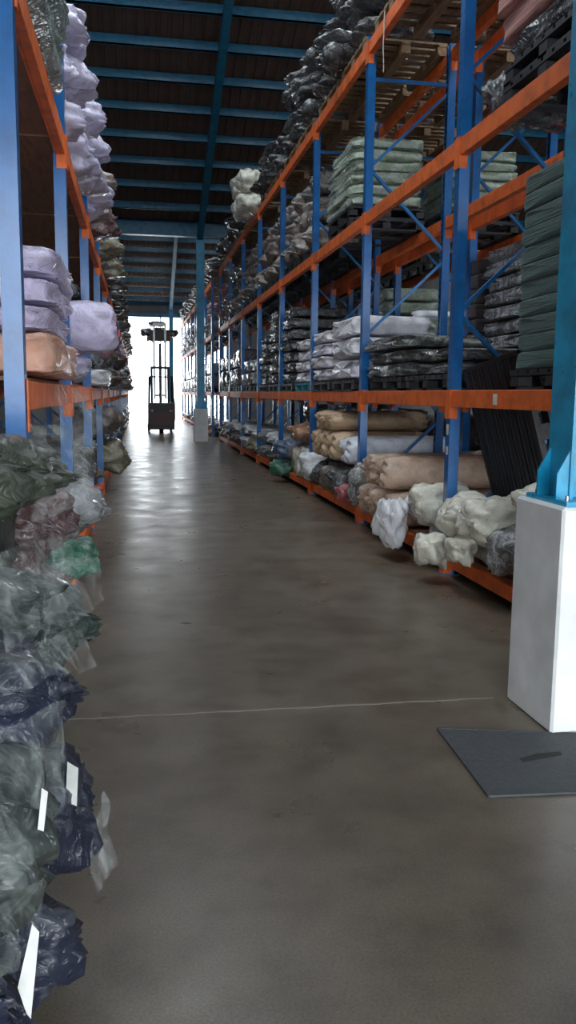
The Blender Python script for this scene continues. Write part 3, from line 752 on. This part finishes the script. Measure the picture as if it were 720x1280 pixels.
for b in range(3, 7):
    cell('L', b, 2, {3: ['grey', 'charcoal', 'khaki'], 4: ['grey', 'silver', 'charcoal'], 5: ['blue', 'charcoal', 'grey']}.get(b, ['charcoal', 'grey', 'brown']), 3, 3, .38, .38, ('lump',))
# bottom of left rack
for (lab, c, box, i) in (
    ('dark maroon bag, lowest of the maroon group under the olive bag', 'maroon', (-1.3, -.34, 4.0, 5.3, .30, .70), 0),
    ('dark maroon bag, near one of the upper maroon pair', 'maroon', (-1.3, -.36, 3.75, 4.6, .70, 1.06), 2),
    ('dark maroon bag, far one of the upper maroon pair', 'maroon', (-1.3, -.34, 4.62, 5.5, .70, 1.02), 3),
    ('cream white crumpled bag beyond the maroon bags', 'silver', (-1.2, -.24, 5.6, 6.5, .45, .92), 1),
    ('silvery bag beyond the cream white crumpled bag', 'silver', (-1.2, -.22, 6.55, 7.3, .40, .86), 4),
    ('small bright green bag poking out below the cream white one', 'emerald', (-.7, -.24, 5.3, 5.75, .36, .62), 5),
    ('red bag on lower left shelf against blue post', 'red', (-.9, -.30, 7.45, 8.0, .45, .75), 3),
    ('grey bag above the red bag', 'charcoal', (-1.2, -.36, 7.4, 8.2, .75, 1.1), 3),
    ('khaki bag bulging into the aisle far down left side', 'khaki', (-1.2, -.10, 12.9, 14.0, .3, .85), 2),
    ('brown bag standing over the khaki bulging bag', 'brown', (-1.2, -.18, 12.8, 13.9, .85, 1.35), 1)):
    bag(lab, c, box, 'lump', i=i, film=.1)
for k, (ya, yb) in enumerate(((3.7, 4.7), (4.75, 5.6), (5.65, 6.7))):
    bag('charcoal bag on the board beneath the maroon and cream bags, %s' % ('nearest', 'middle', 'farthest')[k], 'charcoal', (-1.4, -.55, ya, yb, G, .45 if k else .32), 'crisp')
cell('L', 2, 0, ['charcoal', 'silver', 'grey'], 3, 2, .40, .14, ('lump',), yr=(8.3, 12.6))
for b in range(4, 7):
    cell('L', b, 0, ['charcoal', 'brown', 'grey', 'silver'], 3, 2, .40, .16, ('lump',))
MERGE = []
for b in range(8, 16):
    cell('L', b, 0, ['charcoal', 'brown', 'grey', 'silver'], 3, 2, .40, .16, ('lump',))
    cell('L', b, 1, ['pink', 'charcoal', 'brown', 'maroon', 'grey'], 3, 3, .38, .38, ('lump',))
    cell('L', b, 2, ['charcoal', 'grey', 'brown'], 3, 3, .38, .38, ('lump',))
flush('plastic_bags', 'crowded small bags on the far run of left racking')
# back of the left rack: dark cartons of cloth seen between the posts
for k in range(3):
    bag('charcoal bundle deep in left shelf behind lilac stack, %s' % ('lower', 'middle', 'upper')[k], 'charcoal', (-2.75, -1.68, 4.3, 6.6, .7*k, .70+.7*k), 'crisp', film=.05)

# ------------------------------------------------------------------ foreground bags, left
def hero(label, col, box, kind='bag', rot=(0, 0, 0), i=0, film=.05):
    return bag(label, W(col, .5, film), box, kind, rot, 'plastic bags heaped at near left', i)
NAV = (.010, .014, .036); OLV = (.045, .058, .034); DKG = (.014, .028, .020); GG = (.030, .040, .036)
h1 = hero('olive green bundle in clear plastic bag, top of near heap', OLV, (-1.35, -.20, 2.40, 3.55, 1.14, 1.46), 'bag', (0, .04, .06), 0)
h2 = hero('dark green bag with clear plastic skirt, below the olive bag', DKG, (-1.0, -.13, 2.70, 3.40, .56, .92), 'bag', (0, .05, 0), 1)
h3 = hero('grey green bag directly under the olive bag at left edge', GG, (-1.1, -.20, 1.95, 2.60, .90, 1.14), 'bag', (0, .1, 0), 2)
h4 = hero('navy bag with many creases, rounded end towards aisle', NAV, (-.85, -.12, 1.65, 2.20, .72, 1.01), 'bag', (0, 0, 0), 3, .04)
h5 = hero('large dark grey green bag in cloudy plastic at left edge', GG, (-.85, -.15, 1.30, 1.80, .58, .90), 'bag', (0, .15, 0), 4, .07)
h6 = hero('small navy bag with white slip, midway down heap', NAV, (-.62, -.105, 1.95, 2.40, .28, .62), 'lump', (0, 0, 0), 5, .04)
h7 = hero('navy bag next to floor, second from the bottom', NAV, (-.6, -.12, 1.45, 1.92, .24, .57), 'lump', (0, 0, .1), 0, .05)
h8 = hero('lowest navy bag with long white slip at bottom left corner', NAV, (-.75, -.165, 1.04, 1.31, .45, .84), 'lump', (0, 0, 0), 2, .04)
G0 = .0
for k, (x1, ya, yb, za, zb) in enumerate(((-.30, 1.0, 1.43, G0, .45), (-.30, 1.75, 2.5, G0, .28), (-.30, 2.5, 3.3, G0, .56), (-.62, 2.1, 2.66, .56, .90), (-.45, 2.65, 3.5, .90, 1.14), (-.66, 1.1, 1.9, .27, .58))):
    hero('dark supporting bag hidden low in the near heap, %s' % ('nearest floor one', 'middle floor one', 'farthest floor one', 'behind the green bag', 'under the olive bag', 'behind the lowest navy bags')[k], DKG, (-1.3, x1, ya, yb, za, zb), 'crisp', (0, 0, 0), k)
def flap(parent, m, pts, seed, amp=.02, name='plastic_skirt'):
    bpy.context.view_layer.update()
    o = sheet(name, m, None, pts, amp=amp, seed=seed); keep(o, parent); o['label'] = 'loose clear plastic end'; return o
def conform(o, target, off=.005):
    """lay a sheet's points against the bag beneath it"""
    from mathutils.bvhtree import BVHTree
    bpy.context.view_layer.update()
    mw = target.matrix_world; bm = bmesh.new(); bm.from_mesh(target.data); bm.transform(mw); t = BVHTree.FromBMesh(bm); bm.free()
    im = o.matrix_world.inverted()
    vs = o.data.vertices; n = int(math.sqrt(len(vs))); c = [vs[0], vs[n-1], vs[-1], vs[-n]]; ds = []
    for v in vs:
        w = o.matrix_world @ v.co; d = (w-Vector((0, 0, 1.55))).normalized(); r = t.ray_cast(w-d*.6, d)
        if r[0] is not None: ds.append((r[0]-w).dot(d))
    ds.sort(); k = ds[len(ds)//5] if ds else 0
    for v in vs:
        w = o.matrix_world @ v.co; d = (w-Vector((0, 0, 1.55))).normalized()
        v.co = im @ (w+d*(k-off))
flap(h1, M['filmgreen'], [(-.40, 3.2, 1.44), (-.20, 3.75, 1.38), (-.17, 3.1, 1.16), (-.34, 2.8, 1.13)], 1)
flap(h2, M['filmgreen'], [(-.36, 2.75, 1.0), (-.16, 3.15, .93), (-.12, 3.1, .80), (-.25, 2.6, .80)], 2)
flap(h3, M['filmgreen'], [(-.4, 2.0, 1.16), (-.22, 2.6, 1.12), (-.19, 2.45, .95), (-.28, 1.9, .95)], 4)
flap(h4, M['film'], [(-.30, 1.6, 1.04), (-.14, 2.1, .97), (-.11, 2.05, .88), (-.24, 1.55, 1.0)], 8)
flap(h5, M['filmgreen'], [(-.30, 1.28, 1.0), (-.16, 1.72, .92), (-.145, 1.62, .74), (-.2, 1.25, .80)], 5)
flap(h8, M['filmgreen'], [(-.24, 1.0, .88), (-.165, 1.38, .74), (-.175, 1.25, .68), (-.22, 1.0, .80)], 6)
flap(h6, M['film'], [(-.15, 2.1, .38), (-.105, 2.3, .44), (-.085, 2.2, .27), (-.12, 2.0, .28)], 9)
def slip(parent, pts, seed=0):
    o = sheet('paper_slip', M['label'], None, pts, 10, 10, .0, seed); conform(o, parent); keep(o, parent); o['label'] = 'white paper slip'
SLIPS = [[(-0.184, 2.05, 0.638), (-0.158, 2.05, 0.619), (-0.164, 2.05, 0.518), (-0.191, 2.05, 0.533)], [(-.151, 1.1, .831), (-.142, 1.1, .818), (-.158, 1.1, .679), (-.173, 1.1, .738)], [(-0.169, 1.4, 0.883), (-0.159, 1.4, 0.875), (-0.169, 1.4, 0.796), (-0.18, 1.4, 0.792)]]
slip(h6, SLIPS[0], 1); slip(h8, SLIPS[1], 2); slip(h5, SLIPS[2], 3)
# clear sheet hanging from the middle shelf
o = sheet('clear_plastic_sheet', M['film'], None, [(-.475, 5.0, 1.60), (-.475, 6.3, 1.60), (-.20, 6.2, 1.34), (-.40, 5.1, 1.16)], amp=.02, seed=12)
tag(o, 'crumpled clear plastic sheet hanging off the left middle shelf', 'plastic sheet')

# ------------------------------------------------------------------ leaning pallet
A = Vector((2.70, 6.81, 1.77)); ew = Vector((.05, -1.06, .14)).normalized(); el = Vector((.30, -.12, -1.22))
el = (el-ew*el.dot(ew)).normalized(); en = el.cross(ew).normalized()       # en points into the rack
if en.x < 0: en = -en
LM = Matrix((el, ew, en)).transposed().to_4x4(); LM.translation = A
LN = empty('pallet'); LN.matrix_world = LM
tag(LN, 'black plastic pallet leaning tilted behind the orange beam', 'pallet')
LL, LW = 1.27, .95
t = MB()
for k in range(8):                                  # boards running the long way, with raised edges
    a = k*LW/8; t.box(0, LL, a+.004, a+LW/8-.03, .012, .03)
    t.box(0, LL, a+.004, a+.016, 0, .014); t.box(0, LL, a+LW/8-.042, a+LW/8-.03, 0, .014)
for k in range(10):
    a = k*(LL-.05)/9; t.box(a, a+.05, 0, LW, .022, .04)
t.box(0, .03, 0, LW, 0, .05).box(LL-.03, LL, 0, LW, 0, .05).box(0, LL, 0, .03, 0, .05).box(0, LL, LW-.03, LW, 0, .05)
t.obj('top_deck', M['black'], LN)
t = MB()
for y in (0, LW/2-.05, LW-.1): t.box(0, LL, y, y+.1, .125, .145)
t.obj('bottom_deck', M['black'], LN)
for x in (.09, LL/2, LL-.09):
    for y in (.06, LW/2, LW-.06):
        q = MB().box(-.06, .06, -.05, .05, .04, .125).obj('block', M['black'], LN); q.location = (x, y, 0)

# ------------------------------------------------------------------ hanging cord on the top right beam
cu = bpy.data.curves.new('hanging_cord', 'CURVE'); cu.dimensions = '3D'; cu.bevel_depth = .006; cu.bevel_resolution = 2
sp = cu.splines.new('NURBS'); pts = [(2.60, 9.1, 5.53), (2.585, 9.08, 5.45), (2.59, 9.07, 5.3), (2.57, 9.05, 5.15), (2.585, 9.04, 5.0), (2.58, 9.03, 4.9)]
sp.points.add(len(pts)-1)
for p, c in zip(sp.points, pts): p.co = (*c, 1)
sp.use_endpoint_u = True
tmp = bpy.data.objects.new('tmp', cu); C.objects.link(tmp); dg = bpy.context.evaluated_depsgraph_get(); dg.update()
me = bpy.data.meshes.new_from_object(tmp.evaluated_get(dg)); bpy.data.objects.remove(tmp)
me.materials.clear()
tag(link('hanging_cord', me, M['cord']), 'pale cord dangling from the top right orange beam', 'cord')

# ------------------------------------------------------------------ reach truck far down the aisle
RT = empty('reach_truck', (.9, 33.6, 0)); tag(RT, 'dark reach truck with raised mast far down the aisle', 'forklift')
def rp(mb, nm, m, parent=None, bev=0): return mb.obj(nm, m, parent or RT, bev)
body = rp(MB().prism([(-.9, .16), (.55, .16), (.55, .75), (.35, 1.0), (-.9, 1.18)], -.5, .5, 'x'), 'chassis', M['dark'], None, .02)
rp(MB().box(-.42, .42, -.93, -.9, .35, .8), 'rear_panel', M['red'], body)
for s in (-1, 1): rp(MB().box(s*.36-.05, s*.36+.05, -.945, -.925, .84, .92), 'tail_lamp', M['lamp'], body)
for s in (-1, 1):
    rp(MB().box(s*.45-.06, s*.45+.06, .5, 1.9, .1, .3), 'outrigger_leg', M['dark'], None, .01)
    rp(MB().tube((s*.45-.05, 1.7, .13), (s*.45+.05, 1.7, .13), .13, 18), 'load_wheel', M['rubber'])
rp(MB().tube((-.08, -.55, .18), (.08, -.55, .18), .18, 20), 'drive_wheel', M['rubber'])
g = MB()
for (x, y) in ((-.46, -.8), (.46, -.8), (-.46, .4), (.46, .4)): g.bar((x, y, 1.0), (x*.95, y*.9, 2.15), .06, .06)
for k in range(6): g.box(-.46, .46, -.75+k*.2, -.70+k*.2, 2.15, 2.19)
g.box(-.46, -.41, -.78, .42, 2.13, 2.19).box(.41, .46, -.78, .42, 2.13, 2.19)
rp(g, 'overhead_guard', M['dark'])
m_ = MB()
for s in (-1, 1): m_.box(s*.33-.05, s*.33+.05, .75, .92, .15, 2.6)
m_.box(-.33, .33, .78, .86, 2.5, 2.6).box(-.33, .33, .78, .86, .3, .42)
mast = rp(m_, 'mast', M['dark'])
m_ = MB()
for s in (-1, 1): m_.box(s*.22-.04, s*.22+.04, .80, .93, 1.3, 4.3)
m_.box(-.26, .26, .82, .9, 4.2, 4.3).box(-.26, .26, .82, .9, 1.4, 1.5)
rp(m_, 'inner_mast', M['steel'], mast)
rp(MB().tube((0, .85, .3), (0, .85, 3.5), .045, 12), 'lift_cylinder', M['steel'], mast)
rp(MB().box(-.4, .4, .95, .99, 3.6, 4.05), 'fork_carriage', M['dark'])
for s in (-1, 1): rp(MB().box(s*.25-.06, s*.25+.06, .99, 2.1, 3.6, 3.65), 'fork', M['dark'])
pallet('wood', .9, 33.6+1.6, 3.652, 'wooden pallet raised on the forks of the reach truck')
for k, (xa, xb, za, zb, c, w) in enumerate(((.15, .65, 3.79, 4.16, 'charcoal', 'left, lower'), (.66, 1.15, 3.79, 4.2, 'khaki', 'middle, lower'), (1.16, 1.7, 3.79, 4.12, 'charcoal', 'right, lower'), (.45, 1.2, 4.2, 4.42, 'charcoal', 'on top'))):
    bag('dark bag on the raised pallet, %s' % w, c, (xa, xb, 34.7, 35.7, za, zb), 'lump', group='bags on the raised pallet')

# ------------------------------------------------------------------ light: daylight through doors and added, unseen roof openings
Wd = bpy.data.worlds.new('World'); S.world = Wd; Wd.use_nodes = True
bgn = Wd.node_tree.nodes['Background']; bgn.inputs[0].default_value = (.88, .95, 1.0, 1); bgn.inputs[1].default_value = 5.0
def portal(name, loc, rot, sx, sy):
    l = bpy.data.lights.new(name, 'AREA'); l.shape = 'RECTANGLE'; l.size = sx; l.size_y = sy; l.cycles.is_portal = True
    o = bpy.data.objects.new(name, l); C.objects.link(o); o.location = loc; o.rotation_euler = rot
portal('daylight_near_door', ((DN[0]+DN[1])/2, YB-.25, DN[2]/2), (PI/2, 0, 0), DN[1]-DN[0], DN[2])
portal('daylight_far_door', ((DO[0]+DO[1])/2, YE+.3, DO[2]/2), (-PI/2, 0, 0), DO[1]-DO[0], DO[2])
for (a, b) in ROOF_GAP_Y:
    for (c, d) in ROOF_GAP_X:
        za, zb = roof_z(a)+.2, roof_z(b)+.2
        portal('added_roof_daylight', ((c+d)/2, (a+b)/2, (za+zb)/2), (math.atan2(zb-za, b-a), 0, 0), d-c, math.hypot(b-a, zb-za))

# ------------------------------------------------------------------ camera
cd = bpy.data.cameras.new('Camera'); co = bpy.data.objects.new('Camera', cd); C.objects.link(co); S.camera = co
cd.sensor_fit = 'VERTICAL'; cd.sensor_height = 36; cd.lens = 1049.9/1280*36; cd.clip_start = .02; cd.clip_end = 300
pit, yaw, roll = .1391, .1773, .0112
F = Vector((math.sin(yaw)*math.cos(pit), math.cos(yaw)*math.cos(pit), -math.sin(pit)))
R_ = Vector((math.cos(yaw), -math.sin(yaw), 0)); U_ = R_.cross(F)
R2 = R_*math.cos(roll)+U_*math.sin(roll); U2 = -R_*math.sin(roll)+U_*math.cos(roll)
mw = Matrix((R2, U2, -F)).transposed().to_4x4(); mw.translation = (0, 0, 1.55); co.matrix_world = mw
vs_ = S.view_settings; vs_.view_transform = 'Standard'; vs_.look = 'None'; vs_.gamma = 1; vs_.use_curve_mapping = False; vs_.exposure = 0.90
S.cycles.transparent_max_bounces = 12
